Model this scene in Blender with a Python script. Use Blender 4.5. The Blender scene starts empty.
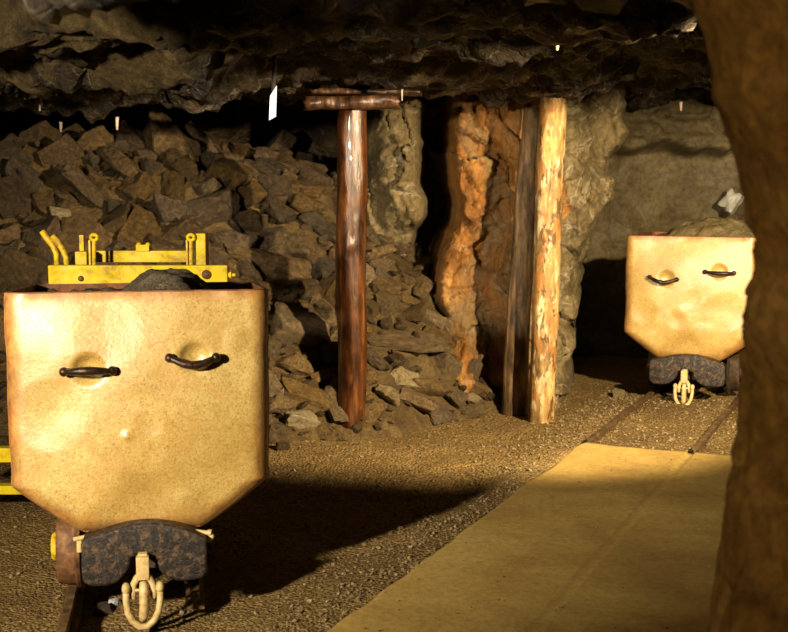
import bpy, bmesh, math, random
import numpy as np
from mathutils import Vector, Matrix

random.seed(7)
rng = np.random.default_rng(7)
SC = bpy.context.scene
COL = SC.collection

# ------------------------------------------------------------------ camera model
W_, H_ = 788, 632
F_ = 1250.0
HOR = 180.0
CAMZ = 1.5
P_ = math.atan((H_ / 2 - HOR) / F_)
CP, SP = math.cos(P_), math.sin(P_)


def ray(px, py):
    a = (px - W_ / 2) / F_
    b = -(py - H_ / 2) / F_
    return Vector((a, CP + b * SP, -SP + b * CP))


def at_y(px, py, Y):
    d = ray(px, py)
    t = Y / d.y
    return Vector((d.x * t, Y, CAMZ + d.z * t))


def at_z(px, py, Z=0.0):
    d = ray(px, py)
    t = (Z - CAMZ) / d.z
    return Vector((d.x * t, d.y * t, Z))


def project(p):
    x, y, z = p[0], p[1], p[2] - CAMZ
    dep = y * CP - z * SP
    up = y * SP + z * CP
    return W_ / 2 + F_ * x / dep, H_ / 2 - F_ * up / dep


# ------------------------------------------------------------------ numpy noise
def _h(ix, iy, iz, s):
    n = (ix.astype(np.int64) * 73856093) ^ (iy.astype(np.int64) * 19349663) ^ (iz.astype(np.int64) * 83492791) ^ (s * 2654435)
    n = (n ^ (n >> 13)) * 1274126177
    n = n & 0x7fffffff
    n = (n ^ (n >> 15)) * 2246822519
    n = n & 0x7fffffff
    n = n ^ (n >> 11)
    return (n % 100003) / 50001.5 - 1.0


def vn(x, y, z, s=0):
    x = np.asarray(x, float); y = np.asarray(y, float) + 0 * x; z = np.asarray(z, float) + 0 * x
    ix, iy, iz = np.floor(x), np.floor(y), np.floor(z)
    fx, fy, fz = x - ix, y - iy, z - iz
    u, v, w = [f * f * f * (f * (f * 6 - 15) + 10) for f in (fx, fy, fz)]
    r = 0
    for a in (0, 1):
        for b in (0, 1):
            for c in (0, 1):
                wt = (u if a else 1 - u) * (v if b else 1 - v) * (w if c else 1 - w)
                r = r + wt * _h(ix + a, iy + b, iz + c, s)
    return r


def fbm(x, y, z=0.0, o=4, s=0, gain=0.5):
    r = 0; a = 1.0; f = 1.0
    for k in range(o):
        r = r + a * vn(np.asarray(x) * f, np.asarray(y) * f, np.asarray(z) * f, s + k * 17)
        a *= gain; f *= 2.03
    return r


def facet(u, v, size, seed, tilt, off, au=1.0, av=1.0):
    """broken-rock relief: every cell is a tilted plane of its own"""
    u = np.asarray(u, float) / au; v = np.asarray(v, float) / av
    r = np.random.default_rng(seed)
    u0, u1, v0, v1 = u.min() - size, u.max() + size, v.min() - size, v.max() + size
    n = int((u1 - u0) / size) + 1; m = int((v1 - v0) / size) + 1
    gu, gv = np.meshgrid(np.arange(n), np.arange(m))
    cu = u0 + (gu.ravel() + r.random(n * m)) * size
    cv = v0 + (gv.ravel() + r.random(n * m)) * size
    tu = r.normal(0, tilt, n * m); tv = r.normal(0, tilt, n * m); of = r.normal(0, off, n * m)
    fu, fv = u.ravel(), v.ravel()
    best = np.empty(fu.size, int)
    for k in range(0, fu.size, 4000):
        d = (fu[k:k + 4000, None] - cu) ** 2 + (fv[k:k + 4000, None] - cv) ** 2
        best[k:k + 4000] = d.argmin(1)
    h = of[best] + tu[best] * (fu - cu[best]) * au + tv[best] * (fv - cv[best]) * av
    return h.reshape(u.shape)


def sstep(a, b, x):
    t = np.clip((np.asarray(x, float) - a) / (b - a), 0, 1)
    return t * t * (3 - 2 * t)


# ------------------------------------------------------------------ objects
def tag(o, label=None, cat=None, group=None, kind=None):
    if label: o['label'] = label
    if cat: o['category'] = cat
    if group: o['group'] = group
    if kind: o['kind'] = kind
    return o


def link(name, me, mat=None, parent=None, smooth=False):
    o = bpy.data.objects.new(name, me)
    COL.objects.link(o)
    if mat: me.materials.append(mat)
    if parent: o.parent = parent
    if smooth:
        me.polygons.foreach_set('use_smooth', [True] * len(me.polygons))
    return o


def from_bm(name, bm, mat=None, parent=None, smooth=False, angle=None):
    me = bpy.data.meshes.new(name)
    bmesh.ops.recalc_face_normals(bm, faces=bm.faces)
    if angle is not None:
        for e in bm.edges:
            if len(e.link_faces) == 2 and e.calc_face_angle(0) > angle:
                e.smooth = False
    bm.to_mesh(me); bm.free()
    return link(name, me, mat, parent, smooth or angle is not None)


def pydata(name, V, Fc, mat=None, parent=None, smooth=False):
    me = bpy.data.meshes.new(name)
    me.from_pydata([tuple(v) for v in V], [], [tuple(f) for f in Fc])
    me.update()
    return link(name, me, mat, parent, smooth)


def grid_faces(n, m, flip=False):
    i, j = np.meshgrid(np.arange(n - 1), np.arange(m - 1), indexing='ij')
    a = (i * m + j).ravel(); b = a + 1; c = a + m + 1; d = a + m
    f = np.stack([a, d, c, b] if flip else [a, b, c, d], 1)
    return f.tolist()


def grid_obj(name, X, Y, Z, mat, flip=False, smooth=True, parent=None):
    n, m = X.shape
    V = np.stack([X.ravel(), Y.ravel(), Z.ravel()], 1).tolist()
    return pydata(name, V, grid_faces(n, m, flip), mat, parent, smooth)


def empty(name, loc, rz=0.0):
    o = bpy.data.objects.new(name, None)
    COL.objects.link(o)
    o.empty_display_size = 0.1
    o.location = loc; o.rotation_euler = (0, 0, rz)
    return o


def bm_box(bm, lo, hi, bev=0.0, M=None):
    r = bmesh.ops.create_cube(bm, size=1.0)
    vs = r['verts']
    for v in vs:
        for k in range(3):
            v.co[k] = lo[k] + (v.co[k] + 0.5) * (hi[k] - lo[k])
    if bev:
        es = list({e for v in vs for e in v.link_edges})
        rr = bmesh.ops.bevel(bm, geom=es, offset=bev, segments=2, affect='EDGES', profile=0.7)
        vs = list({v for f in rr['faces'] for v in f.verts} | {v for v in vs if v.is_valid})
    if M is not None:
        bmesh.ops.transform(bm, matrix=M, verts=[v for v in vs if v.is_valid])
    return vs


def bm_tube(bm, pts, rad, seg=12, cap=True):
    """tube along points; rad a number or one radius per point"""
    pts = [Vector(p) for p in pts]
    if not hasattr(rad, '__len__'): rad = [rad] * len(pts)
    rings = []
    t0 = (pts[1] - pts[0]).normalized()
    ref = Vector((0, 0, 1)) if abs(t0.z) < 0.8 else Vector((1, 0, 0))
    nrm = t0.cross(ref).normalized()
    for i, p in enumerate(pts):
        t = (pts[min(i + 1, len(pts) - 1)] - pts[max(i - 1, 0)]).normalized()
        nrm = (nrm - t * nrm.dot(t)).normalized()
        b = t.cross(nrm)
        rings.append([bm.verts.new(p + (nrm * math.cos(2 * math.pi * k / seg) + b * math.sin(2 * math.pi * k / seg)) * rad[i]) for k in range(seg)])
    for a, b in zip(rings, rings[1:]):
        for k in range(seg):
            bm.faces.new((a[k], a[(k + 1) % seg], b[(k + 1) % seg], b[k]))
    if cap:
        bm.faces.new(rings[0][::-1]); bm.faces.new(rings[-1])
    return rings


def bm_lathe(bm, prof, seg=32, M=None):
    """profile of (axial x, radius) turned about the x axis"""
    rings = []
    for (x, r) in prof:
        rings.append([bm.verts.new((x, r * math.cos(2 * math.pi * k / seg), r * math.sin(2 * math.pi * k / seg))) for k in range(seg)])
    for a, b in zip(rings, rings[1:]):
        for k in range(seg):
            bm.faces.new((a[k], a[(k + 1) % seg], b[(k + 1) % seg], b[k]))
    bm.faces.new(rings[0][::-1]); bm.faces.new(rings[-1])
    if M is not None:
        bmesh.ops.transform(bm, matrix=M, verts=[v for r in rings for v in r])


def bm_sphere(bm, c, r, seg=14, scale=(1, 1, 1)):
    rr = bmesh.ops.create_uvsphere(bm, u_segments=seg, v_segments=seg // 2 + 2, radius=r)
    for v in rr['verts']:
        v.co = Vector((v.co.x * scale[0], v.co.y * scale[1], v.co.z * scale[2])) + Vector(c)


# ------------------------------------------------------------------ materials
class NT:
    def __init__(s, name):
        s.m = bpy.data.materials.new(name); s.m.use_nodes = True
        s.t = s.m.node_tree; s.t.nodes.clear()
        s.out = s.t.nodes.new('ShaderNodeOutputMaterial')
        s.b = s.t.nodes.new('ShaderNodeBsdfPrincipled')
        s.t.links.new(s.b.outputs[0], s.out.inputs[0])
        tc = s.t.nodes.new('ShaderNodeTexCoord')
        s.co = tc.outputs['Object']

    def set(s, sock, v):
        if hasattr(v, 'links') or hasattr(v, 'is_output'):
            s.t.links.new(v, sock)
        elif isinstance(v, (tuple, list)) and len(v) == 3 and sock.type == 'RGBA':
            sock.default_value = (*v, 1)
        else:
            sock.default_value = v

    def node(s, typ, **kw):
        n = s.t.nodes.new(typ)
        for k, v in kw.items(): setattr(n, k, v)
        return n

    def noise(s, scale, detail=6, rough=0.6, co=None, dist=0.0):
        n = s.node('ShaderNodeTexNoise')
        n.inputs['Scale'].default_value = scale; n.inputs['Detail'].default_value = detail
        n.inputs['Roughness'].default_value = rough; n.inputs['Distortion'].default_value = dist
        s.set(n.inputs['Vector'], co or s.co)
        return n.outputs[0]

    def voro(s, scale, feature='F1', co=None, out=0):
        n = s.node('ShaderNodeTexVoronoi', feature=feature)
        n.inputs['Scale'].default_value = scale
        s.set(n.inputs['Vector'], co or s.co)
        return n.outputs[out]

    def ramp(s, f, stops):
        n = s.node('ShaderNodeValToRGB')
        s.set(n.inputs[0], f)
        e = n.color_ramp.elements
        while len(e) < len(stops): e.new(0.5)
        for el, (p, c) in zip(e, stops):
            el.position = p
            el.color = (*c, 1) if hasattr(c, '__len__') else (c, c, c, 1)
        return n.outputs[0]

    def mix(s, f, a, b, mode='MIX'):
        n = s.node('ShaderNodeMix', data_type='RGBA', blend_type=mode)
        s.set(n.inputs[0], f); s.set(n.inputs[6], a); s.set(n.inputs[7], b)
        return n.outputs[2]

    def math(s, op, a, b=0.0, c=0.0, clamp=False):
        n = s.node('ShaderNodeMath', operation=op, use_clamp=clamp)
        s.set(n.inputs[0], a); s.set(n.inputs[1], b); s.set(n.inputs[2], c)
        return n.outputs[0]

    def stretch(s, sc, co=None, rot=(0, 0, 0), loc=(0, 0, 0)):
        n = s.node('ShaderNodeMapping')
        n.inputs['Scale'].default_value = sc; n.inputs['Rotation'].default_value = rot
        n.inputs['Location'].default_value = loc
        s.set(n.inputs['Vector'], co or s.co)
        return n.outputs[0]

    def attr(s, name):
        return s.node('ShaderNodeAttribute', attribute_name=name).outputs['Fac']

    def xyz(s):
        n = s.node('ShaderNodeSeparateXYZ'); s.set(n.inputs[0], s.co)
        return n.outputs

    def rnd_offset(s):
        oi = s.node('ShaderNodeObjectInfo').outputs['Random']
        n = s.node('ShaderNodeVectorMath', operation='ADD')
        c = s.node('ShaderNodeCombineXYZ')
        m = s.math('MULTIPLY', oi, 57.0)
        for k in range(3): s.set(c.inputs[k], m)
        s.set(n.inputs[0], s.co); s.set(n.inputs[1], c.outputs[0])
        s.co = n.outputs[0]
        return oi

    def bump(s, h, strength=0.5, dist=0.02, normal=None):
        n = s.node('ShaderNodeBump')
        n.inputs['Strength'].default_value = strength; n.inputs['Distance'].default_value = dist
        s.set(n.inputs['Height'], h)
        if normal is not None: s.set(n.inputs['Normal'], normal)
        return n.outputs[0]

    def done(s, color=None, rough=None, normal=None, spec=None, metal=None, coat=None):
        if color is not None: s.set(s.b.inputs['Base Color'], color)
        if rough is not None: s.set(s.b.inputs['Roughness'], rough)
        if normal is not None: s.set(s.b.inputs['Normal'], normal)
        if spec is not None: s.set(s.b.inputs['Specular IOR Level'], spec)
        if metal is not None: s.set(s.b.inputs['Metallic'], metal)
        if coat is not None: s.set(s.b.inputs['Coat Weight'], coat)
        return s.m


def rock_mat(name, dark, mid, light, scale=1.0, rough=0.8, spec=0.3, bump=0.6, dist=0.03, vary=0.0, stretch=(1, 1, 1), stain=None, veins=0.0, cracks=0.12):
    n = NT(name)
    oi = n.rnd_offset() if vary else None
    co = n.stretch(stretch)
    big = n.noise(2.2 * scale, 8, 0.62, co, 0.6)
    col = n.ramp(big, [(0.30, dark), (0.5, mid), (0.70, light)])
    fine = n.noise(26 * scale, 6, 0.7, co)
    col = n.mix(0.75, col, n.ramp(fine, [(0.32, 0.35), (0.55, 1.0), (0.75, 1.35)]), 'MULTIPLY')
    if stain:
        st = n.ramp(n.noise(1.3 * scale, 5, 0.6, n.stretch((1, 1, 0.5), loc=(9, 3, 1)), 0.8), [(0.48, 0.0), (0.60, 1.0)])
        col = n.mix(st, col, stain)
    if veins:
        vv = n.ramp(n.noise(1.7 * scale, 6, 0.55, n.stretch((1, 1, 1), loc=(3, 7, 5)), 1.2), [(0.485, 0.0), (0.5, veins), (0.515, 0.0)])
        col = n.mix(vv, col, (0.55, 0.48, 0.36))
    if vary:
        hs = n.node('ShaderNodeHueSaturation')
        n.set(hs.inputs['Value'], n.math('MULTIPLY_ADD', oi, vary, 1.0 - vary * 0.5))
        r2 = n.math('FRACT', n.math('MULTIPLY', oi, 13.7))
        n.set(hs.inputs['Saturation'], n.math('MULTIPLY_ADD', r2, 0.35, 0.80))
        n.set(hs.inputs['Color'], col)
        col = hs.outputs[0]
    crack = n.ramp(n.voro(5.5 * scale, 'DISTANCE_TO_EDGE', n.stretch(stretch, loc=(1, 2, 3))), [(0.0, 0.0), (0.06, 1.0)])
    h = n.math('MULTIPLY_ADD', crack, cracks, n.math('ADD', n.noise(9 * scale, 10, 0.68, co), n.math('MULTIPLY', n.noise(60 * scale, 4, 0.6, co), 0.22)))
    nm = n.bump(h, bump, dist)
    rr = n.ramp(n.noise(4 * scale, 4, 0.6, co), [(0.35, max(rough - 0.3, 0.2)), (0.65, rough)])
    return n.done(col, rr, nm, spec)


M = {}
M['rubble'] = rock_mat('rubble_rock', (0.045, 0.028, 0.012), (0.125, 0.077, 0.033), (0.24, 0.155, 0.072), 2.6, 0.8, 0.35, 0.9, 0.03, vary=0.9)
M['tan'] = rock_mat('lit_rubble_rock', (0.09, 0.055, 0.022), (0.23, 0.145, 0.06), (0.40, 0.27, 0.13), 2.6, 0.8, 0.35, 0.9, 0.03, vary=0.7)  # rubble rock copy with the right lamp's light put into its colour
M['pale'] = rock_mat('pale_rock', (0.17, 0.12, 0.055), (0.32, 0.24, 0.12), (0.50, 0.41, 0.25), 2.4, 0.8, 0.3, 0.7, 0.02, vary=0.2)
M['red'] = rock_mat('red_rock', (0.10, 0.038, 0.010), (0.34, 0.14, 0.026), (0.50, 0.26, 0.08), 1.2, 0.8, 0.35, 0.9, 0.04, stretch=(1, 1, 0.55), stain=(0.20, 0.13, 0.055), veins=0.25)
M['olive'] = rock_mat('olive_rock', (0.09, 0.065, 0.028), (0.18, 0.13, 0.06), (0.26, 0.19, 0.09), 1.2, 0.85, 0.3, 0.7, 0.03, veins=0.4)
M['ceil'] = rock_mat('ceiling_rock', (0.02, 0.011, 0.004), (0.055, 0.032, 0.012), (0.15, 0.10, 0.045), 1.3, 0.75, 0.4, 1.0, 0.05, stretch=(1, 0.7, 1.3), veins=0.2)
M['ceil_dark'] = rock_mat('wet_dark_ceiling_rock', (0.010, 0.006, 0.003), (0.028, 0.017, 0.007), (0.11, 0.07, 0.029), 1.6, 0.55, 0.45, 1.0, 0.05, stretch=(1, 0.7, 1.3), veins=0.25)  # wet dark rock, darkened further in colour to mute the right lamp's light
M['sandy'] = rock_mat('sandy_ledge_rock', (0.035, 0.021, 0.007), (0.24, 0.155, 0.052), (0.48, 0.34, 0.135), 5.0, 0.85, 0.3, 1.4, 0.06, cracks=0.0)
M['far'] = rock_mat('far_rock', (0.08, 0.058, 0.027), (0.135, 0.10, 0.048), (0.19, 0.145, 0.075), 0.8, 0.8, 0.3, 0.6, 0.03)
M['pillar'] = rock_mat('near_rock', (0.11, 0.052, 0.012), (0.22, 0.112, 0.025), (0.30, 0.17, 0.05), 1.5, 0.9, 0.2, 0.6, 0.02)
M['bank'] = rock_mat('bank_soil', (0.07, 0.045, 0.02), (0.15, 0.095, 0.04), (0.22, 0.15, 0.065), 3.0, 0.95, 0.15, 1.0, 0.03)


def floor_mat():
    n = NT('gravel_floor')
    big = n.noise(0.9, 6, 0.6)
    c = n.ramp(big, [(0.3, (0.19, 0.115, 0.04)), (0.55, (0.31, 0.195, 0.068)), (0.75, (0.41, 0.27, 0.105))])
    sp = n.voro(85, 'F1', out=1)
    bw = n.node('ShaderNodeRGBToBW'); n.set(bw.inputs[0], sp)
    c = n.mix(0.8, c, n.ramp(bw.outputs[0], [(0.15, 0.45), (0.5, 0.95), (0.9, 1.5)]), 'MULTIPLY')
    c = n.mix(0.6, c, n.ramp(n.noise(40, 5, 0.7), [(0.3, 0.4), (0.6, 1.1)]), 'MULTIPLY')
    h = n.math('ADD', n.math('MULTIPLY', n.math('SUBTRACT', 1.0, n.voro(70)), 0.8), n.noise(22, 8, 0.7))
    return n.done(c, 0.92, n.bump(h, 0.9, 0.02), 0.2)


def concrete_mat():
    n = NT('dusty_concrete')
    c = n.ramp(n.noise(1.6, 8, 0.62, None, 0.5), [(0.3, (0.37, 0.225, 0.062)), (0.5, (0.52, 0.34, 0.092)), (0.72, (0.64, 0.45, 0.145))])
    c = n.mix(0.5, c, n.ramp(n.noise(35, 5, 0.7), [(0.35, 0.55), (0.6, 1.08)]), 'MULTIPLY')
    peb = n.ramp(n.noise(95, 2, 0.5), [(0.68, 0.0), (0.74, 1.0)])
    c = n.mix(n.math('MULTIPLY', peb, 0.7), c, (0.10, 0.065, 0.03))
    h = n.math('ADD', n.noise(6, 8, 0.6), n.math('MULTIPLY', n.noise(70, 5, 0.7), 0.35))
    return n.done(c, 0.8, n.bump(h, 0.35, 0.012), 0.3)


M['floor'] = floor_mat()
M['concrete'] = concrete_mat()


def pebble_mat(name, cols):
    n = NT(name)
    c = n.ramp(n.noise(55, 2, 0.5), [(0.3, cols[0]), (0.5, cols[1]), (0.68, cols[2])])
    return n.done(c, 0.85, None, 0.3)


M['pebble'] = pebble_mat('pebbles', [(0.09, 0.058, 0.026), (0.22, 0.15, 0.066), (0.40, 0.30, 0.16)])
M['soil'] = rock_mat('dark_soil', (0.08, 0.062, 0.04), (0.135, 0.105, 0.07), (0.20, 0.16, 0.105), 4.0, 0.95, 0.15, 1.0, 0.02)
M['soil_light'] = rock_mat('brown_soil', (0.11, 0.08, 0.035), (0.20, 0.145, 0.065), (0.28, 0.21, 0.10), 4.0, 0.95, 0.15, 1.0, 0.02)


def cart_paint():
    n = NT('cream_cart_paint')
    w = n.attr('wear')
    base = n.ramp(n.noise(3.2, 7, 0.62, None, 0.4), [(0.28, (0.36, 0.22, 0.05)), (0.48, (0.50, 0.34, 0.095)), (0.70, (0.63, 0.48, 0.18))])
    fine = n.noise(95, 6, 0.8)
    base = n.mix(0.45, base, n.ramp(fine, [(0.36, (0.40, 0.26, 0.12)), (0.54, (1, 1, 1)), (0.66, (1.1, 1.1, 1.15))]), 'MULTIPLY')
    sp2 = n.ramp(n.noise(150, 4, 0.7, n.stretch((1, 1, 1), loc=(3, 9, 2))), [(0.36, (0.5, 0.33, 0.17)), (0.48, (1, 1, 1))])
    base = n.mix(0.7, base, sp2, 'MULTIPLY')
    pt = n.ramp(n.noise(15, 7, 0.7, n.stretch((1, 1, 1), loc=(8, 5, 1)), 0.4), [(0.50, 0.0), (0.64, 0.55)])
    base = n.mix(pt, base, (0.42, 0.24, 0.055))
    blot = n.ramp(n.noise(7, 8, 0.7, n.stretch((1, 1, 1), loc=(4, 1, 8)), 0.6), [(0.54, 0.0), (0.68, 0.6)])
    base = n.mix(blot, base, (0.50, 0.27, 0.07))
    rustc = n.ramp(n.noise(18, 7, 0.7), [(0.3, (0.13, 0.04, 0.006)), (0.52, (0.36, 0.135, 0.018)), (0.72, (0.55, 0.26, 0.045))])
    e = n.math('ADD', w, n.math('MULTIPLY', n.math('SUBTRACT', n.noise(9, 7, 0.72, n.stretch((1, 1, 1), loc=(2, 2, 2))), 0.5), 1.1))
    ef = n.ramp(e, [(0.34, 0.0), (0.85, 1.0)])
    col = n.mix(ef, base, rustc)
    h = n.math('ADD', n.noise(70, 6, 0.7), n.math('MULTIPLY', n.noise(11, 6, 0.6), 0.9))
    r = n.mix(ef, n.ramp(n.noise(30, 6, 0.7), [(0.3, 0.30), (0.7, 0.46)]), (0.7, 0.7, 0.7))
    return n.done(col, r, n.bump(h, 0.26, 0.008), 0.9, None, 0.6)


M['cart'] = cart_paint()
M['cart'].node_tree.nodes['Principled BSDF'].inputs['Coat Roughness'].default_value = 0.33


def metal_mat(name, c1, c2, c3, rough=0.5, metal=0.4, scale=20, bump=0.4, spec=0.5):
    n = NT(name)
    c = n.ramp(n.noise(scale, 8, 0.68, None, 0.5), [(0.33, c1), (0.5, c2), (0.67, c3)])
    h = n.noise(scale * 2.2, 8, 0.7)
    return n.done(c, n.ramp(n.noise(scale * 1.4, 4, 0.6), [(0.35, rough - 0.12), (0.65, rough + 0.15)]), n.bump(h, bump, 0.006), spec, metal)


M['rust'] = metal_mat('rusty_iron', (0.05, 0.022, 0.009), (0.14, 0.062, 0.022), (0.26, 0.13, 0.05), 0.65, 0.2)
M['inner'] = metal_mat('rusty_inside', (0.05, 0.018, 0.006), (0.15, 0.05, 0.014), (0.28, 0.11, 0.03), 0.7, 0.1, 14)
M['buffer'] = metal_mat('mottled_black_iron', (0.008, 0.008, 0.010), (0.028, 0.021, 0.018), (0.15, 0.085, 0.04), 0.42, 0.35, 48, 0.8)
M['black'] = metal_mat('black_iron', (0.012, 0.008, 0.006), (0.03, 0.016, 0.010), (0.07, 0.03, 0.015), 0.33, 0.5, 30, 0.25)
M['frame'] = metal_mat('dark_underframe', (0.02, 0.012, 0.007), (0.05, 0.028, 0.014), (0.10, 0.05, 0.022), 0.7, 0.2)
M['hook'] = metal_mat('cream_painted_iron', (0.36, 0.22, 0.07), (0.58, 0.42, 0.18), (0.70, 0.54, 0.27), 0.5, 0.0, 30, 0.3)
M['yellow'] = metal_mat('yellow_paint', (0.34, 0.19, 0.0), (0.64, 0.47, 0.0), (0.72, 0.55, 0.001), 0.5, 0.0, 12, 0.3, 0.25)
M['yellow_worn'] = metal_mat('worn_yellow_paint', (0.22, 0.08, 0.012), (0.66, 0.43, 0.01), (0.82, 0.62, 0.02), 0.5, 0.0, 26, 0.4)
M['rail'] = metal_mat('worn_rail', (0.05, 0.026, 0.010), (0.12, 0.068, 0.027), (0.22, 0.14, 0.06), 0.6, 0.3, 18, 0.4)
M['tube'] = metal_mat('grey_tube', (0.05, 0.04, 0.035), (0.09, 0.075, 0.065), (0.13, 0.11, 0.10), 0.4, 0.4, 20, 0.2)


def wood_mat(name, dark, mid, light, rough, spec, coat=0.0, white=0.0):
    n = NT(name)
    co = n.stretch((1, 1, 0.12))
    g = n.noise(22, 8, 0.65, co, 0.8)
    c = n.ramp(g, [(0.30, dark), (0.5, mid), (0.70, light)])
    big = n.noise(3.5, 6, 0.65, n.stretch((1, 1, 0.5), loc=(5, 5, 5)))
    c = n.mix(0.8, c, n.ramp(big, [(0.33, 0.3), (0.6, 1.15)]), 'MULTIPLY')
    kn = n.ramp(n.noise(13, 5, 0.65, n.stretch((1, 1, 0.35), loc=(7, 2, 3)), 0.5), [(0.34, 0.25), (0.5, 1.0), (0.66, 1.5)])
    c = n.mix(0.9, c, kn, 'MULTIPLY')
    if white:
        p = n.ramp(n.noise(17.0, 6, 0.65, n.stretch((1, 1, 0.4), loc=(1, 8, 2.3)), 0.6), [(0.52, 0.0), (0.58, white)])
        c = n.mix(p, c, (0.66, 0.52, 0.30))
        p2 = n.ramp(n.noise(11.0, 6, 0.65, n.stretch((1, 1, 0.4), loc=(6, 1, 4)), 0.5), [(0.50, 0.0), (0.58, 0.85)])
        c = n.mix(p2, c, (0.36, 0.15, 0.03))
        p3 = n.ramp(n.noise(20.0, 5, 0.65, n.stretch((1, 1, 0.4), loc=(2, 6, 9)), 0.4), [(0.57, 0.0), (0.62, 0.9)])
        c = n.mix(p3, c, (0.10, 0.045, 0.015))
    h = n.math('ADD', g, n.math('MULTIPLY', n.noise(9, 6, 0.6, n.stretch((1, 1, 0.3))), 1.2))
    return n.done(c, n.ramp(big, [(0.3, rough), (0.7, rough + 0.15)]), n.bump(h, 0.6, 0.01), spec, None, coat)


M['wood_dark'] = wood_mat('wet_brown_wood', (0.018, 0.005, 0.002), (0.075, 0.022, 0.005), (0.20, 0.072, 0.018), 0.22, 0.6, 0.3)
M['wood_mid'] = wood_mat('weathered_wood', (0.05, 0.026, 0.013), (0.20, 0.12, 0.058), (0.36, 0.23, 0.115), 0.6, 0.35)
M['wood_pale'] = wood_mat('peeled_pale_wood', (0.18, 0.085, 0.022), (0.44, 0.26, 0.085), (0.64, 0.44, 0.19), 0.5, 0.4, 0.0, 0.85)
M['wood_beam'] = wood_mat('dark_beam_wood', (0.02, 0.008, 0.004), (0.07, 0.03, 0.014), (0.16, 0.08, 0.04), 0.3, 0.6)


def plain(name, c, rough=0.5, spec=0.4):
    n = NT(name)
    col = n.mix(0.4, c, n.ramp(n.noise(30, 4, 0.6), [(0.3, 0.6), (0.6, 1.05)]), 'MULTIPLY')
    return n.done(col, rough, None, spec)


M['white'] = plain('white_reflection', (0.66, 0.78, 1.0), 0.35)
M['straw'] = plain('pinkish_mineral', (0.55, 0.40, 0.33), 0.3)
M['quartz'] = plain('whitish_quartz', (0.45, 0.42, 0.37), 0.4)
M['grey_chip'] = plain('grey_chip', (0.5, 0.5, 0.5), 0.5)

# ------------------------------------------------------------------ the ground
A1, A2 = at_z(588, 443), at_z(381, 601)          # left rail / path edge
dirT = Vector((A1.x - A2.x, A1.y - A2.y, 0)).normalized()
perp = Vector((dirT.y, -dirT.x, 0))              # to the right of the track
GAUGE = 0.60


def track_s(x, y):                                # signed distance to the right of the left rail
    return (x - A1.x) * perp.x + (y - A1.y) * perp.y


def zfloor(x, y):
    x = np.asarray(x, float); y = np.asarray(y, float)
    s = track_s(x, y)
    low = -0.07 * (1 - sstep(-0.55, -0.05, s)) * (1 - 0.6 * sstep(6.0, 7.2, y))
    far = sstep(6.9, 7.3, y + 0.12 * (x - 1.0))
    inside = sstep(-0.04, 0.02, s) * (1 - sstep(1.6, 1.9, s))
    z = low - 0.035 * (1 - far) * inside - 0.02 * far
    z = z + 0.012 * fbm(x * 2.2, y * 2.2, 0, 4, 3) * (1 - 0.85 * inside * (1 - far)) + 0.004 * fbm(x * 14, y * 14, 0, 3, 9)
    return z


xs = np.concatenate([np.linspace(-5, -1.9, 30), np.linspace(-1.85, 3.0, 260), np.linspace(3.1, 5, 12)])
ys = np.concatenate([np.linspace(-0.6, 2.9, 16), np.linspace(3.0, 9.2, 330), np.linspace(9.3, 13, 24)])
GX, GY = np.meshgrid(xs, ys, indexing='ij')
tag(grid_obj('floor', GX, GY, zfloor(GX, GY), M['floor']), kind='structure')


# concrete walkway poured over the track, with a groove along the right rail
def make_path():
    s = np.concatenate([[-0.035], np.linspace(-0.03, 0.555, 30), [0.562, 0.572, 0.60, 0.612], np.linspace(0.62, 1.7, 36), [1.705]])
    t = np.linspace(-7.2, 0.02, 200)
    S, T = np.meshgrid(s, t, indexing='ij')
    end = 0.03 * vn(S * 5, T * 0, 0, 5)
    X = A1.x + perp.x * S + dirT.x * (T + end * (T > -0.05)) ; Y = A1.y + perp.y * S + dirT.y * (T + end * (T > -0.05))
    X = X + 0.012 * vn(T * 6, S * 0, 0, 8) * (S < 0) * perp.x
    Z = 0.004 + 0.004 * fbm(X * 3, Y * 3, 0, 4, 21)
    Z = Z - 0.012 * ((S > 0.570) & (S < 0.603)) * (0.25 + 0.75 * sstep(-0.2, 0.5, vn(T * 2.2, 0 * T, 0, 33)))
    edge = (S < -0.032) | (S > 1.702) | (T > 0.01)
    Z = np.where(edge, -0.08, Z)
    return tag(grid_obj('path', X, Y, Z, M['concrete'], flip=True), kind='structure')


make_path()


def rail_bm(p0, p1, top, h=0.065, wt=0.035):
    bm = bmesh.new()
    d = (p1 - p0); L = d.length; d.normalize()
    pp = Vector((d.y, -d.x, 0))
    prof = [(-.035, 0), (.035, 0), (.035, .008), (.008, .016), (.006, .04), (wt / 2, .046), (wt / 2, .06), (wt / 2 - .004, .065),
            (-wt / 2 + .004, .065), (-wt / 2, .06), (-wt / 2, .046), (-.006, .04), (-.008, .016), (-.035, .008)]
    n = 24
    rings = []
    for i in range(n + 1):
        q = p0 + d * (L * i / n)
        wob = 0.004 * math.sin(i * 0.9)
        rings.append([bm.verts.new((q.x + pp.x * (a + wob), q.y + pp.y * (a + wob), top - 0.065 + b)) for a, b in prof])
    for a, b in zip(rings, rings[1:]):
        for k in range(len(prof)):
            bm.faces.new((a[k], a[(k + 1) % len(prof)], b[(k + 1) % len(prof)], b[k]))
    bm.faces.new(rings[0]); bm.faces.new(rings[-1][::-1])
    return bm


def on_track(s, t, z=0.0):
    return Vector((A1.x + perp.x * s + dirT.x * t, A1.y + perp.y * s + dirT.y * t, z))


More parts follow.
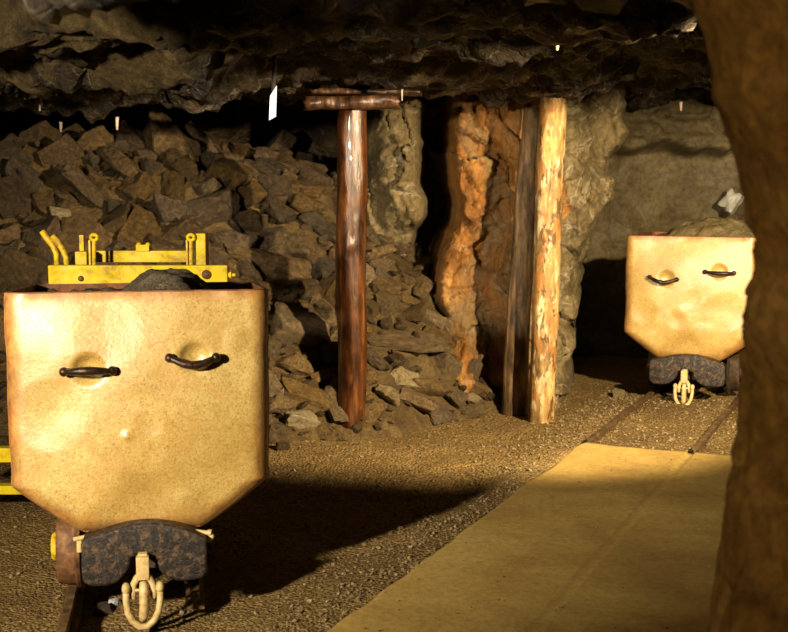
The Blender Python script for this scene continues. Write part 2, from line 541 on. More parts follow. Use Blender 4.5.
tag(from_bm('rail', rail_bm(on_track(0, 0.035), on_track(0, 4.2), 0.024), M['rail'], angle=0.6),
    'worn iron rail running from the path under the left wheels of the farther cart', 'rail')
tag(from_bm('rail', rail_bm(on_track(GAUGE, 0.035), on_track(GAUGE, 4.2), 0.024), M['rail'], angle=0.6),
    'worn iron rail under the right wheels of the farther cart', 'rail')

# ------------------------------------------------------------------ the mine carts
PROF_H = 0.846      # height of the box
ZB, ZT = 0.271, 1.117
HW = 0.45           # half width
CH = 0.17           # height of the slanted lower part
HB = 0.21           # half width of the flat bottom


def half_w(z):
    z = np.asarray(z, float)
    return np.where(z > ZB + CH, HW, HB + (HW - HB) * np.clip((z - ZB) / CH, 0, 1) ** 0.9)


def make_box(name, parent, dents, seed, rear_drop, L=0.9):
    nu, nz = 91, 85
    uu = np.sin(np.linspace(-1, 1, nu) * math.pi / 2) * 0.4 + np.linspace(-1, 1, nu) * 0.6
    zt = np.linspace(0, 1, nz)
    zz = ZB + (ZT - ZB) * (0.75 * zt + 0.25 * (1 - np.cos(zt * math.pi / 2)))
    U, Z = np.meshgrid(uu, zz, indexing='ij')
    Wd = half_w(Z)
    X = U * Wd
    r = 0.065
    dx = Wd - np.abs(X)
    dx = np.where(Z < ZB + CH, dx * 0.6, dx)
    d = np.minimum(dx, Z - ZB + 0.004)
    d = np.clip(d, 0, r)
    Y = r - np.sqrt(np.maximum(r * r - (r - d) ** 2, 0))
    # belly of the pressed sheet, hand-sized dents and ripples
    k = np.clip(np.minimum(dx, Z - ZB) / 0.12, 0, 1)
    k = k * k * (3 - 2 * k)
    zc = (ZB + ZT) / 2; bel = (1 - np.clip(np.abs(X) / Wd, 0, 1) ** 2) * (1 - np.clip(np.abs(Z - zc) / (PROF_H / 2), 0, 1) ** 2)
    Y = Y - 0.055 * bel + k * 0.006 * fbm(X * 3.0, Z * 3.0, 0, 3, seed)
    for (cx, cz, rad, dep) in dents:
        q = np.sqrt((X - cx) ** 2 + (Z - cz) ** 2) / rad
        Y = Y + dep * np.clip(1 - q ** 2, 0, None) ** (0.75 if abs(dep) > 0.03 else 1.2)
    X = X + 0.004 * fbm(Z * 6, U * 0, 0, 2, seed + 4) * (np.abs(U) > 0.9) * np.sign(U)
    lip = sstep(ZT - 0.03, ZT, Z)
    Y = Y + 0.006 * lip * fbm(X * 9, 0 * X, 0, 2, seed + 2)
    wear = 1 - np.clip(np.minimum(np.minimum(dx, (Z - ZB) * 0.9), (ZT - Z) * 1.6 + 0.015) / 0.125, 0, 1)
    wear = 0.85 * wear ** 1.2 + 0.06
    V = []; Fc = []; WA = []
    idx = np.arange(nu * nz).reshape(nu, nz)
    V += np.stack([X.ravel(), Y.ravel(), Z.ravel()], 1).tolist(); WA += wear.ravel().tolist()
    Fc += [(a, b, c, d2) for a, d2, c, b in grid_faces(nu, nz)]
    # boundary strip: down the left side, along the bottom, up the right
    bnd = [idx[0, j] for j in range(nz - 1, 0, -1)] + [idx[i, 0] for i in range(nu)] + [idx[-1, j] for j in range(1, nz)]
    ny = 14
    prev = bnd
    for q in range(1, ny + 1):
        row = []
        yy = r + (L - r) * q / ny
        for b in bnd:
            x, y, z = V[b]
            t = q / ny
            zz2 = z - rear_drop * t * max(0.0, (z - ZB) / PROF_H)
            off = 0.006 * math.sin(7 * z + 3 * t + seed)
            V.append([x + off * (1 if x > 0 else -1) * t * 0.6, yy, zz2]); row.append(len(V) - 1); WA.append(0.38)
        for k2 in range(len(bnd) - 1):
            Fc.append((prev[k2], prev[k2 + 1], row[k2 + 1], row[k2]))
        prev = row
    # rear wall
    c0 = len(V)
    nb = len(prev)
    for i in range(nb // 2):
        a, b = prev[i], prev[nb - 1 - i]; a2, b2 = prev[i + 1], prev[nb - 2 - i]
        if len({a, b, a2, b2}) >= 3: Fc.append(tuple(dict.fromkeys((a, a2, b2, b))))
    o = pydata(name, V, Fc, M['cart'], parent, True)
    at = o.data.attributes.new('wear', 'FLOAT', 'POINT')
    at.data.foreach_set('value', WA)
    return o


def make_lining(parent, rear_drop, L=0.9):
    """the rusty inside of the box with its folded rim"""
    bm = bmesh.new()
    th = 0.016
    loop = []
    n = 10
    def ring(x0, x1, y0, y1, z0, z1, rr):
        pts = []
        for (cx, cy, a0) in ((x1 - rr, y1 - rr, 0), (x0 + rr, y1 - rr, 90), (x0 + rr, y0 + rr, 180), (x1 - rr, y0 + rr, 270)):
            for k in range(n + 1):
                a = math.radians(a0 + 90 * k / n)
                x, y = cx + rr * math.cos(a), cy + rr * math.sin(a)
                pts.append(bm.verts.new((x, y, z0 + (z1 - z0) * (y / L))))
        return pts
    zr = ZT - rear_drop
    r0 = ring(-HW + .004, HW - .004, 0.012, L + .003, ZT - 0.012, zr - 0.012, 0.05)
    r1 = ring(-HW + .004, HW - .004, 0.012, L + .003, ZT + 0.004, zr + 0.004, 0.05)
    r2 = ring(-HW + th, HW - th, th + .014, L - th, ZT + 0.004, zr + 0.004, 0.04)
    r3 = ring(-HW + th, HW - th, th + .014, L - th, ZT - 0.35, ZT - 0.35, 0.04)
    for a, b in ((r0, r1), (r1, r2), (r2, r3)):
        for k in range(len(a)):
            bm.faces.new((a[k], a[(k + 1) % len(a)], b[(k + 1) % len(a)], b[k]))
    bm.faces.new(r3)
    return from_bm('lining', bm, M['inner'], parent, angle=0.6)


def make_handle(parent, x, z, span, sag, tilt, bow=0.03):
    off = -0.055 * (1 - (x / HW) ** 2) * (1 - ((z - (ZB + ZT) / 2) / (PROF_H / 2)) ** 2)
    bm = bmesh.new()
    pts = []; rad = []
    for i in range(21):
        t = -1 + 2 * i / 20
        e = 1 - t * t
        pts.append((x + t * span / 2, off - 0.024 - bow * e, z + tilt * t * span / 2 - sag * e ** 1.3))
        rad.append(0.0085 + 0.0065 * e)
    bm_tube(bm, pts, rad, 14)
    for s in (-1, 1):
        bm_sphere(bm, (x + s * span / 2, off - 0.020, z + s * tilt * span / 2), 0.0165, 16)
        bm_tube(bm, [(x + s * span / 2, off - 0.020, z + s * tilt * span / 2), (x + s * span / 2, off + 0.03, z + s * tilt * span / 2)], 0.012, 12)
    return from_bm('handle', bm, M['black'], parent, smooth=True)


def make_buffer(parent, wide=1.0):
    S = 294.0 / wide
    top = [(-61, 541), (-58, 535), (-44, 532.5), (-30, 528), (-15, 524), (0, 522.5), (15, 523), (32, 526.5), (48, 532), (62, 538.5), (65, 543)]
    bot = [(65, 574), (61, 580), (52, 582), (34, 582), (24, 578), (16, 570), (13.5, 563), (13, 556), (7, 554.5), (-7, 554.5), (-12, 556.5), (-13, 565), (-18, 573), (-27, 581), (-38, 583.5), (-52, 583), (-59, 579), (-61, 573)]
    poly = [(a / S, at_y(139, b, 4.22).z) for a, b in top + bot]
    bm = bmesh.new()
    f = [bm.verts.new((x, -0.075, z)) for x, z in poly]
    b = [bm.verts.new((x, 0.0, z)) for x, z in poly]
    ff = bm.faces.new(f[::-1]); bm.faces.new(b)
    for k in range(len(f)):
        bm.faces.new((f[k], f[(k + 1) % len(f)], b[(k + 1) % len(f)], b[k]))
    bmesh.ops.recalc_face_normals(bm, faces=bm.faces)
    es = list(ff.edges)
    bmesh.ops.bevel(bm, geom=es, offset=0.012, segments=3, affect='EDGES', profile=0.6)
    return from_bm('buffer', bm, M['buffer'], parent, angle=0.7)


def make_coupling(parent):
    zt = at_y(139, 555, 4.15).z
    S = 298.0
    def P(dx, py, y=-0.10): return (dx / S, y, at_y(139, py, 4.28 + y).z)
    bm = bmesh.new()                                 # drawbar that forks in two prongs
    a_, b_ = P(-6.5, 579), P(6.5, 556)
    bm_box(bm, (a_[0], -0.118, a_[2]), (b_[0], -0.086, b_[2]), 0.006)
    bm_box(bm, (a_[0] + .006, -0.10, zt - .03), (b_[0] - .006, 0.02, zt - .006), 0.003)
    for s in (-1, 1):
        bm_tube(bm, [P(0, 573), P(s * 6, 578), P(s * 9.5, 584), P(s * 10.5, 592), P(s * 10.5, 598)], [0.013, 0.013, 0.012, 0.0125, 0.011], 10)
    f = from_bm('drawbar', bm, M['hook'], parent, angle=0.7)
    bm = bmesh.new()                                 # U shackle with its two eyes
    U = [P(-17, 588, -.115), P(-17.2, 600, -.12), P(-15.5, 612, -.13), P(-11, 621, -.135), P(-4, 627, -.14), P(4, 627, -.14), P(11, 621, -.135), P(15.5, 612, -.13), P(17.2, 600, -.12), P(17, 588, -.115)]
    bm_tube(bm, U, 0.0115, 12)
    for s in (-1, 1): bm_sphere(bm, P(s * 17, 588, -.115), 0.0185, 14, (0.8, 1, 1.15))
    from_bm('shackle', bm, M['hook'], parent, smooth=True)
    bm = bmesh.new()
    bm_tube(bm, [P(-20, 590, -.105), P(20, 590, -.105)], 0.0055, 10)
    from_bm('pin', bm, M['hook'], parent, smooth=True)
    bm = bmesh.new()                                 # link hanging in the middle
    bm_tube(bm, [P(0.5, 582, -.11), P(1, 592, -.125), P(1, 606, -.125), P(0, 616, -.12), P(-1, 621, -.11)], [0.013, 0.0165, 0.0165, 0.0155, 0.012], 12)
    from_bm('link', bm, M['hook'], parent, smooth=True)


def make_wheel(parent, x, y, z, side, wmat='rust'):
    bm = bmesh.new()
    R = 0.135
    prof = [(-0.035, 0.03), (-0.035, R + .022), (-0.024, R + .024), (-0.015, R + .004), (0.045, R), (0.049, R - .004), (0.049, R - .022), (0.03, R - .03), (0.02, 0.06), (0.05, 0.055), (0.05, 0.03)]
    bm_lathe(bm, prof, 40, Matrix.Translation((x, y, z)) @ Matrix.Diagonal((side, 1, 1, 1)))
    w = from_bm('wheel', bm, M[wmat], parent, angle=0.6)
    bm = bmesh.new()
    bm_lathe(bm, [(0.05, 0.035), (0.05, 0.052), (0.066, 0.052), (0.074, 0.044), (0.078, 0.0005)], 24, Matrix.Translation((x, y, z)) @ Matrix.Diagonal((side, 1, 1, 1)))
    from_bm('hub', bm, M['yellow_worn'] if side < 0 and wmat == 'rust' else M['frame'], w, angle=0.6)  # dark colour on right and far hubs stands in for shade
    return w


def make_cart(label, loc, rz, dents, handles, seed, rear_drop, wheel_x, wide=1.0, wheel_y=(0.24, 0.70), wmat='rust'):
    root = empty('mine_cart', loc, rz)
    tag(root, label, 'mine cart')
    make_box('box', root, dents, seed, rear_drop)
    make_lining(root, rear_drop)
    for h in handles: make_handle(root, *h)
    make_buffer(root, wide)
    make_coupling(root)
    bm = bmesh.new()                                 # underframe
    bm_box(bm, (-0.19, 0.02, 0.20), (-0.13, 0.90, 0.275), 0.006)
    bm_box(bm, (0.13, 0.02, 0.20), (0.19, 0.90, 0.275), 0.006)
    bm_box(bm, (-0.19, 0.0, 0.14), (0.19, 0.05, 0.272), 0.006)
    bm_box(bm, (-0.19, 0.86, 0.14), (0.19, 0.91, 0.272), 0.006)
    from_bm('underframe', bm, M['frame'], root)
    for yy in wheel_y:
        bm = bmesh.new()
        bm_tube(bm, [(wheel_x[0], yy, 0.165), (wheel_x[1], yy, 0.165)], 0.022, 14)
        from_bm('axle', bm, M['frame'], root, smooth=True)
        for s in (-1, 1):
            bm = bmesh.new()
            bm_box(bm, (s * 0.10 - 0.025, yy - 0.06, 0.11), (s * 0.10 + 0.025, yy + 0.06, 0.21), 0.01)
            from_bm('axle_box', bm, M['frame'], root)
            make_wheel(root, wheel_x[0] if s < 0 else wheel_x[1], yy, 0.165, s, wmat)
    for s in (-1, 1):                                # lugs that pin the box to the frame
        bm = bmesh.new()
        z0 = 0.262
        bm_box(bm, (min(s * .165, s * .225), -0.02, z0 - .035), (max(s * .165, s * .225), 0.012, z0 - .012), 0.004, Matrix.Rotation(0, 4, 'Y'))
        if s > 0:
            bm_tube(bm, [(.228, -.022, z0 - .03), (.232, -.022, z0 + .012)], [0.010, 0.008], 10)
            bm_sphere(bm, (.236, -.02, z0 - .012), 0.0125, 12)
        else:
            bm_box(bm, (-.225, -.03, z0 - .045), (-.208, 0.0, z0 + .006), 0.004)
        bm_tube(bm, [(s * .17, -.024, z0 + .012), (s * .235, -.028, z0 + .002)], 0.008, 10)
        from_bm('lug', bm, M['hook'], root, angle=0.8)
    return root


C1 = at_y(140, 400, 4.28)
cart_near = make_cart('larger cream rust-edged mine cart standing nearest, left of the wet brown post', (C1.x, C1.y, 0.0), math.radians(9.6),
          [(-0.168, 0.858, 0.054, 0.036), (0.190, 0.888, 0.054, 0.036), (-0.045, 0.625, 0.02, -0.012), (0.03, 0.66, 0.05, 0.006),
           (-0.30, 0.70, 0.13, 0.010), (0.22, 0.50, 0.15, 0.008), (-0.10, 0.98, 0.12, 0.006), (0.33, 0.95, 0.05, -0.006), (0.02, 0.42, 0.12, 0.006), (-0.27, 0.96, 0.16, -0.006)],
          [(-0.168, 0.855, 0.16, -0.006, 0.0, 0.03), (0.183, 0.893, 0.158, 0.024, -0.01, 0.014)], 11, 0.045, (-0.262, 0.175))
pc = on_track(GAUGE / 2, 0)
C2 = at_y(689, 300, 8.47)
tt = (C2.x - pc.x) * dirT.x + (C2.y - pc.y) * dirT.y
C2 = Vector((C2.x, C2.y, 0))
cart_far = make_cart('smaller-looking cream mine cart far back on the rails beside the near rock edge', (C2.x, C2.y, 0.0), -math.atan2(dirT.x, dirT.y),
          [(-0.15, 0.83, 0.055, 0.034), (0.20, 0.885, 0.055, 0.034), (-0.04, 0.61, 0.05, -0.006), (-0.07, 0.55, 0.07, 0.007), (0.02, 0.70, 0.07, 0.006),
           (0.10, 0.46, 0.09, -0.010), (-0.30, 0.60, 0.10, 0.012), (0.25, 0.62, 0.14, 0.010), (-0.25, 0.40, 0.08, -0.008)],
          [(-0.168, 0.835, 0.185, 0.026, -0.06, 0.022), (0.205, 0.885, 0.19, 0.004, -0.02, 0.03)], 37, 0.01, (-0.27, 0.27), 1.2, (0.34, 0.66), 'frame')  # far wheels take the dark underframe colour in place of shade


def heap(name, root, mat, hx, hy, cx, cy, top, base, label, seed):
    n, m = 60, 60
    u = np.linspace(-0.425, 0.425, n); v = np.linspace(0.026, 0.875, m)
    U, V = np.meshgrid(u, v, indexing='ij')
    q = ((U - cx) / hx) ** 2 + ((V - cy) / hy) ** 2
    Z = base + (top - base) * np.clip(1.15 - q, 0, 1) ** 0.8 + 0.018 * fbm(U * 14, V * 14, 0, 4, seed)
    o = grid_obj(name, U, V, Z, mat, smooth=True)
    o.matrix_world = Matrix.Translation(root.location) @ Matrix.Rotation(root.rotation_euler.z, 4, 'Z')
    return tag(o, label, 'soil', kind='stuff')


heap('soil_load', cart_near, M['soil'], 0.17, 0.36, 0.09, 0.40, 1.15, 1.05, 'dark grey soil heaped inside the nearest cream cart', 5)
heap('soil_load', cart_far, M['soil_light'], 0.42, 0.42, 0.12, 0.45, 1.22, 1.02, 'brown soil heaped high inside the farther cart', 15)

# rails under the near cart
th = math.radians(9.6)
d1 = Vector((-math.sin(th), math.cos(th), 0)); p1 = Vector((math.cos(th), math.sin(th), 0))
c1 = Vector((C1.x, C1.y, 0))
for s, lab in ((-1, 'rusty iron rail under the left wheels of the nearest cart'), (1, 'rusty iron rail in the shade under the right wheels of the nearest cart')):
    q = c1 + p1 * (-0.262 if s < 0 else 0.175)
    tag(from_bm('rail', rail_bm(q - d1 * (1.4 if s < 0 else -0.05), q + d1 * 2.2, 0.028), M['rail'], angle=0.6), lab, 'rail')


# ------------------------------------------------------------------ yellow chassis behind the near cart
def make_yellow():
    Y = 5.62
    root = empty('yellow_chassis', at_y(139, 500, Y))
    root.location.z = -0.07
    tag(root, 'bright yellow steel chassis with levers standing behind the nearest cream cart', 'rail truck')
    inv = Matrix.Translation(-root.location)

    def fin(name, bm, mat, par=root, **k):
        bmesh.ops.transform(bm, matrix=inv, verts=bm.verts)
        return from_bm(name, bm, mat, par, **k)

    def pbox(bm, x0, y0, x1, y1, yy, t, bev=0.004):
        a, b = at_y(x0, y1, yy), at_y(x1, y0, yy)
        bm_box(bm, (a.x, yy - t / 2, a.z), (b.x, yy + t / 2, b.z), bev)

    bm = bmesh.new(); pbox(bm, 50, 265, 228, 286, Y, 0.05, 0.005)
    cb = fin('cross_bar', bm, M['yellow'])
    for px, py, r in ((81, 278.5, .013), (206.5, 274.5, .022)):
        bm = bmesh.new(); p = at_y(px, py, Y - .025)
        bm_lathe(bm, [(-.012, r), (.008, r * .95), (.014, r * .6), (.016, .0005)], 18, Matrix.Translation(p) @ Matrix.Rotation(-math.pi / 2, 4, 'Z'))
        fin('bolt', bm, M['rust'], cb, angle=0.6)
        bpy.context.view_layer.update()
    bm = bmesh.new()
    a, b = at_y(228, 275, Y), at_y(233, 275, Y)
    bm_lathe(bm, [(0, .016), (.016, .016), (.018, .008), (.034, .008)], 14, Matrix.Translation(a))
    fin('stub', bm, M['yellow_worn'], angle=0.6)
    bm = bmesh.new(); pbox(bm, 96, 250.5, 190, 262, Y + .22, 0.04)
    fin('rear_bar', bm, M['yellow'])
    bm = bmesh.new(); pbox(bm, 137, 244.5, 150, 251, Y + .21, 0.05, .003)
    for px in (139, 148):
        p = at_y(px, 245, Y + .2); bm_sphere(bm, p, .013, 12)
    fin('bracket', bm, M['yellow'])
    for (x0, x1, yt) in ((78, 89, 251), (198, 207, 233)):
        bm = bmesh.new(); pbox(bm, x0, yt, x1, 268, Y + .09, 0.10, .004)
        if yt > 240: pbox(bm, x0 + 2, 235, x0 + 6, 254, Y + .12, 0.02, .003)
        fin('upright', bm, M['yellow'])
    for px in (94, 191):
        bm = bmesh.new()
        a, b = at_y(px, 268, Y + .03), at_y(px, 240, Y + .03)
        bm_tube(bm, [a, b], 0.009, 10)
        bm_box(bm, (a.x - .02, Y + .02, a.z), (a.x - .012, Y + .05, b.z), .001)
        r = fin('tie_rod', bm, M['yellow_worn'], smooth=False)
        bm = bmesh.new(); c = at_y(px, 237.5, Y + .03)
        for k in range(20):
            pass
        ring = [Vector((c.x + .015 * math.cos(2 * math.pi * k / 16), c.y, c.z + .013 * math.sin(2 * math.pi * k / 16))) for k in range(17)]
        bm_tube(bm, ring, .0085, 8)
        fin('eye', bm, M['yellow'], r, smooth=True)
    for pts in ([(42, 231), (46, 237), (53, 246), (56.5, 254), (57, 268)], [(52, 236), (57, 241), (63, 250), (66, 258), (67, 268)]):
        bm = bmesh.new()
        bm_tube(bm, [at_y(a, b, Y + .05) for a, b in pts], [.014, .015, .014, .013, .013], 10)
        fin('lever', bm, M['yellow_worn'], smooth=True)
    for px in (62, 216):
        bm = bmesh.new(); a, b = at_y(px - 9, 275, Y + .04), at_y(px + 9, 275, Y + .04)
        bm_box(bm, (a.x, Y + .02, 0.05), (b.x, Y + .09, a.z), .004)
        fin('leg', bm, M['yellow'])
    for (py0, py1, x1) in ((447, 461, 216), (484.5, 493, 216)):
        bm = bmesh.new(); pbox(bm, -70, py0, x1, py1, Y + .05, 0.06)
        fin('side_bar', bm, M['yellow'])
    return root


make_yellow()


# ------------------------------------------------------------------ timber
def make_post(label, base, top, Y0, Y1, w0, w1, mat, seed, bend=0.0):
    b = at_y(base[0], base[1], Y0); t = at_y(top[0], top[1], Y1)
    b.z = -0.06
    n, m = 90, 36
    k = np.linspace(0, 1, n); a = np.linspace(0, 2 * math.pi, m, endpoint=False)
    K, A = np.meshgrid(k, a, indexing='ij')
    L = (t - b).length
    R = (w0 + (w1 - w0) * K) / 2 / F_ * Y0 * 0.99
    R = R * (1 + 0.05 * fbm(np.cos(A) * 1.2 + seed, np.sin(A) * 1.2, K * L * 1.6, 3, seed) + 0.035 * fbm(np.cos(A) * 5, np.sin(A) * 5, K * L * 5, 3, seed + 5))
    r = np.random.default_rng(seed)
    for _ in range(9):                                # knots
        kk, aa = r.random(), r.random() * 6.28
        d2 = ((K - kk) * L / 0.035) ** 2 + ((np.angle(np.exp(1j * (A - aa)))) * 0.09 / 0.03) ** 2
        R = R + 0.010 * np.exp(-d2) * r.choice([1, 1, -0.8])
    cx = b.x + (t.x - b.x) * K + bend * np.sin(K * math.pi) + 0.006 * vn(K * 4, 0 * K, 0, seed)
    cy = b.y + (t.y - b.y) * K + 0.006 * vn(K * 4, 0 * K, 3, seed)
    X = cx + R * np.cos(A); Yy = cy + R * np.sin(A); Z = b.z + (t.z - b.z) * K
    V = (np.stack([X.ravel(), Yy.ravel(), Z.ravel()], 1) - np.array(b)).tolist()
    Fc = []
    for i in range(n - 1):
        for j in range(m):
            Fc.append((i * m + j, i * m + (j + 1) % m, (i + 1) * m + (j + 1) % m, (i + 1) * m + j))
    Fc.append(tuple(range(m))[::-1]); Fc.append(tuple((n - 1) * m + j for j in range(m)))
    o = pydata('timber_post', V, Fc, mat, None, True)
    o.location = b
    return tag(o, label, 'post')


make_post('glossy wet reddish brown timber post standing alone beside the rubble heap', (350.5, 433), (352, 106), 7.55, 7.5, 30, 29, M['wood_dark'], 3)
make_post('pale peeled timber post with white patches, frontmost of the close pair', (540.5, 420), (553, 97), 7.93, 7.85, 27, 27, M['wood_pale'], 8)
make_post('thinner grey-brown timber post leaning just behind the pale peeled post', (514, 406), (533, 108), 8.22, 8.1, 27, 19, M['wood_mid'], 14, -0.008)


def make_plank(label, pa, pb, Y, h, dep, seed, mat):
    a, b = at_y(*pa, Y), at_y(*pb, Y)
    n, m = 40, 16
    k = np.linspace(0, 1, n); g = np.linspace(0, 2 * math.pi, m, endpoint=False)
    K, A = np.meshgrid(k, g, indexing='ij')
    sq = 1 / np.maximum(np.abs(np.cos(A)), np.abs(np.sin(A))) ** 0.6
    nz = 1 + 0.16 * fbm(np.cos(A) + seed, np.sin(A), K * 5, 4, seed)
    X = a.x + (b.x - a.x) * K + 0.02 * vn(np.cos(A) * 3, np.sin(A) * 3, K * 1, seed) * ((K < .02) | (K > .98))
    Yy = Y + dep / 2 * np.cos(A) * sq * nz
    Z = a.z + (b.z - a.z) * K + h / 2 * np.sin(A) * sq * nz
    c = np.array(((a + b) / 2))
    V = (np.stack([X.ravel(), Yy.ravel(), Z.ravel()], 1) - c).tolist()
    Fc = [(i * m + j, i * m + (j + 1) % m, (i + 1) * m + (j + 1) % m, (i + 1) * m + j) for i in range(n - 1) for j in range(m)]
    Fc.append(tuple(range(m))[::-1]); Fc.append(tuple((n - 1) * m + j for j in range(m)))
    o = pydata('roof_beam', V, Fc, mat, None, True); o.location = c.tolist()
    return tag(o, label, 'beam')


make_plank('dark wet roof beam lying across the top of the lone brown post', (306, 103), (398, 102.5), 7.42, 0.075, 0.2, 4, M['wood_beam'])
make_plank('dark splintered plank wedged above the roof beam over the lone brown post', (312, 91), (420, 93), 7.5, 0.035, 0.16, 9, M['wood_beam'])
make_plank('brown headboard wedged on top of the pale peeled post under the ceiling', (526, 94), (580, 93), 7.85, 0.05, 0.2, 6, M['wood_mid'])

# ------------------------------------------------------------------ rubble bank and rocks


def foot(x):
    return np.interp(x, [-5, -1.2, -0.75, 0.0, 0.55, 0.9], [6.6, 6.9, 7.2, 7.5, 8.1, 8.4])


def crest(x):
    return np.interp(x, [-5, -1.6, -0.9, -0.55, -0.25, 0.15, 0.45, 0.7, 0.9], [1.75, 1.78, 1.66, 1.56, 1.25, 1.0, 0.42, 0.12, 0.0])


def zbank(x, y):
    x = np.asarray(x, float); y = np.asarray(y, float)
    h = (y - foot(x)) * 0.82
    h = np.where(h < 0.25, 0.25 * np.clip(h / 0.25, -1, None) ** 1.0, h)
    c = crest(x) + 0.06 * fbm(x * 2, y * 2, 0, 3, 51)
    k = 0.18
    q = np.clip(0.5 + 0.5 * (c - h) / k, 0, 1)
    z = h * q + c * (1 - q) - k * q * (1 - q)
    z = z + 0.05 * fbm(x * 3.2, y * 3.2, 0, 4, 61) * sstep(0, 0.3, h)
    return z - 0.06


bx = np.linspace(-5, 1.1, 190); by = np.linspace(6.5, 11.2, 170)
BX, BY = np.meshgrid(bx, by, indexing='ij')
BZ = zbank(BX, BY) + 0.03 * facet(BX, BY, 0.16, 77, 0.3, 0.5)
tag(grid_obj('terrain_bank', BX, BY, BZ, M['bank']), kind='structure')


def rock_mesh(seed, shape=(1, 0.8, 0.65), npts=13, rough=0.09):
    r = np.random.default_rng(seed)
    p = np.array([(i, j, k) for i in (-1, 1) for j in (-1, 1) for k in (-1, 1)], float) * 0.72
    p += r.normal(0, 0.2, p.shape)
    q = r.normal(0, 1, (npts - 7, 3)); q /= np.linalg.norm(q, axis=1)[:, None]
    p = np.concatenate([p, q * (0.85 + 0.25 * r.random(len(q)))[:, None]])
    p *= np.array(shape) * (0.9 + 0.25 * r.random(3))
    bm = bmesh.new()
    vs = [bm.verts.new(v) for v in p]
    rr = bmesh.ops.convex_hull(bm, input=vs)
    junk = list({g for g in rr['geom_interior'] + rr['geom_unused'] if isinstance(g, bmesh.types.BMVert)})
    bmesh.ops.delete(bm, geom=junk, context='VERTS')
    bmesh.ops.dissolve_limit(bm, angle_limit=0.25, verts=bm.verts, edges=bm.edges)
    bmesh.ops.bevel(bm, geom=list(bm.edges), offset=0.05, segments=1, affect='EDGES')
    bmesh.ops.triangulate(bm, faces=bm.faces)
    bmesh.ops.subdivide_edges(bm, edges=bm.edges, cuts=1, use_grid_fill=True)
    long = [e for e in bm.edges if e.calc_length() > 0.3]
    bmesh.ops.subdivide_edges(bm, edges=long, cuts=1)
    bmesh.ops.triangulate(bm, faces=bm.faces)
    bm.verts.ensure_lookup_table(); bm.normal_update()
    co = np.array([v.co for v in bm.verts])
    nz = fbm(co[:, 0] * 2.6 + seed, co[:, 1] * 2.6, co[:, 2] * 2.6, 4, seed) * rough
    for v, d in zip(bm.verts, nz): v.co += v.normal * float(d)
    me = bpy.data.meshes.new('rock')
    bmesh.ops.recalc_face_normals(bm, faces=bm.faces)
    for e in bm.edges:
        if len(e.link_faces) == 2 and e.calc_face_angle(0) > 0.42: e.smooth = False
    bm.to_mesh(me); bm.free()
    me.polygons.foreach_set('use_smooth', [True] * len(me.polygons))
    return me


ROCKS = []
for i in range(16):
    sh = [(1, 0.8, 0.65), (1, 0.7, 0.5), (0.9, 0.9, 0.75), (1.1, 0.65, 0.6), (1, 0.85, 0.4)][i % 5]
    me = rock_mesh(100 + i, sh, 11 + i % 5)
    me.materials.append(M['rubble'])
    ROCKS.append(me)
protos = {}
LIT_ROCKS = {}
zone_lit = [False]


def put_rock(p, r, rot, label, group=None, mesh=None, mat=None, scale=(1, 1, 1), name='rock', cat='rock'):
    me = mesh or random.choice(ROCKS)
    if mat is None and len(zone_lit) and zone_lit[0]:
        if me.name not in LIT_ROCKS:
            m2 = me.copy(); m2.materials.clear(); m2.materials.append(M['tan']); LIT_ROCKS[me.name] = m2
        me = LIT_ROCKS[me.name]
    if me.name in protos and mat is None:
        o = protos[me.name].copy()
    else:
        o = bpy.data.objects.new(name, me)
        if mat is None: protos[me.name] = o
    COL.objects.link(o)
    if mat is not None:
        o.data = me.copy(); o.data.materials.clear(); o.data.materials.append(mat)
    o.location = p; o.rotation_euler = rot; o.scale = (r * scale[0], r * scale[1], r * scale[2])
    for k in ('group',):
        if k in o: del o[k]
    return tag(o, label, cat, group)


placed = []          # (x, y, z, r)


def free(p, r, f=0.78):
    for q in placed:
        if (p[0] - q[0]) ** 2 + (p[1] - q[1]) ** 2 + (p[2] - q[2]) ** 2 < ((r + q[3]) * f) ** 2: return False
    return True


def bank_hit(px, py):
    d = ray(px, py)
    Y = 6.5 + np.arange(0, 900) * 0.005
    t = Y / d.y
    x, z = d.x * t, CAMZ + d.z * t
    hit = np.nonzero(z <= zbank(x, Y))[0]
    if len(hit) == 0: return None
    k = hit[0]
    return Vector((x[k], Y[k], z[k]))


# rocks one can single out
def special(px, py, r, rot, scale, label, mat=None, seed=None, sink=0.0, Y=None):
    p = bank_hit(px, py) if Y is None else at_y(px, py, Y)
    if p is None: p = at_z(px, py, -0.02)
    p = p + Vector((0, -0.02, -sink))
    me = ROCKS[(seed or 0) % 16]
    put_rock(p, r, rot, label, mesh=me, mat=mat, scale=scale)
    placed.append((p.x, p.y, p.z, r * 0.85))


special(402, 340, 0.26, (0.35, 0.12, 0.1), (1.25, 0.8, 0.36), 'long flat rock slab lying tilted on the heap right of the brown post', M['tan'], 4)
special(449, 322, 0.12, (0.2, 0.1, 0.3), (0.9, 0.8, 1.25), 'upright blocky rock at the right end of the flat slab', M['tan'], 2)
special(468, 338, 0.11, (0, 0.1, 0.1), (1.1, 0.9, 1.0), 'squarish block rock between the flat slab and the red rock wall', M['tan'], 7)
special(467, 372, 0.10, (0.2, 0.3, 0.9), (0.8, 0.8, 1.3), 'tall block rock under the squarish block by the red rock wall', M['tan'], 12)
special(408, 380, 0.105, (0.9, 0.2, 0.5), (1.25, 0.9, 0.75), 'pale quartz rock in the heap right of the brown post', M['pale'], 0)
special(389, 396, 0.12, (0.5, 0.5, 1.5), (1.1, 0.9, 0.9), 'light tan rock low in the heap beside the foot of the brown post', M['pale'], 9)
special(471, 397, 0.06, (0.2, 0.3, 0.9), (1, 0.9, 0.8), 'small tan rock lying at the foot of the red rock wall', M['pale'], 3)
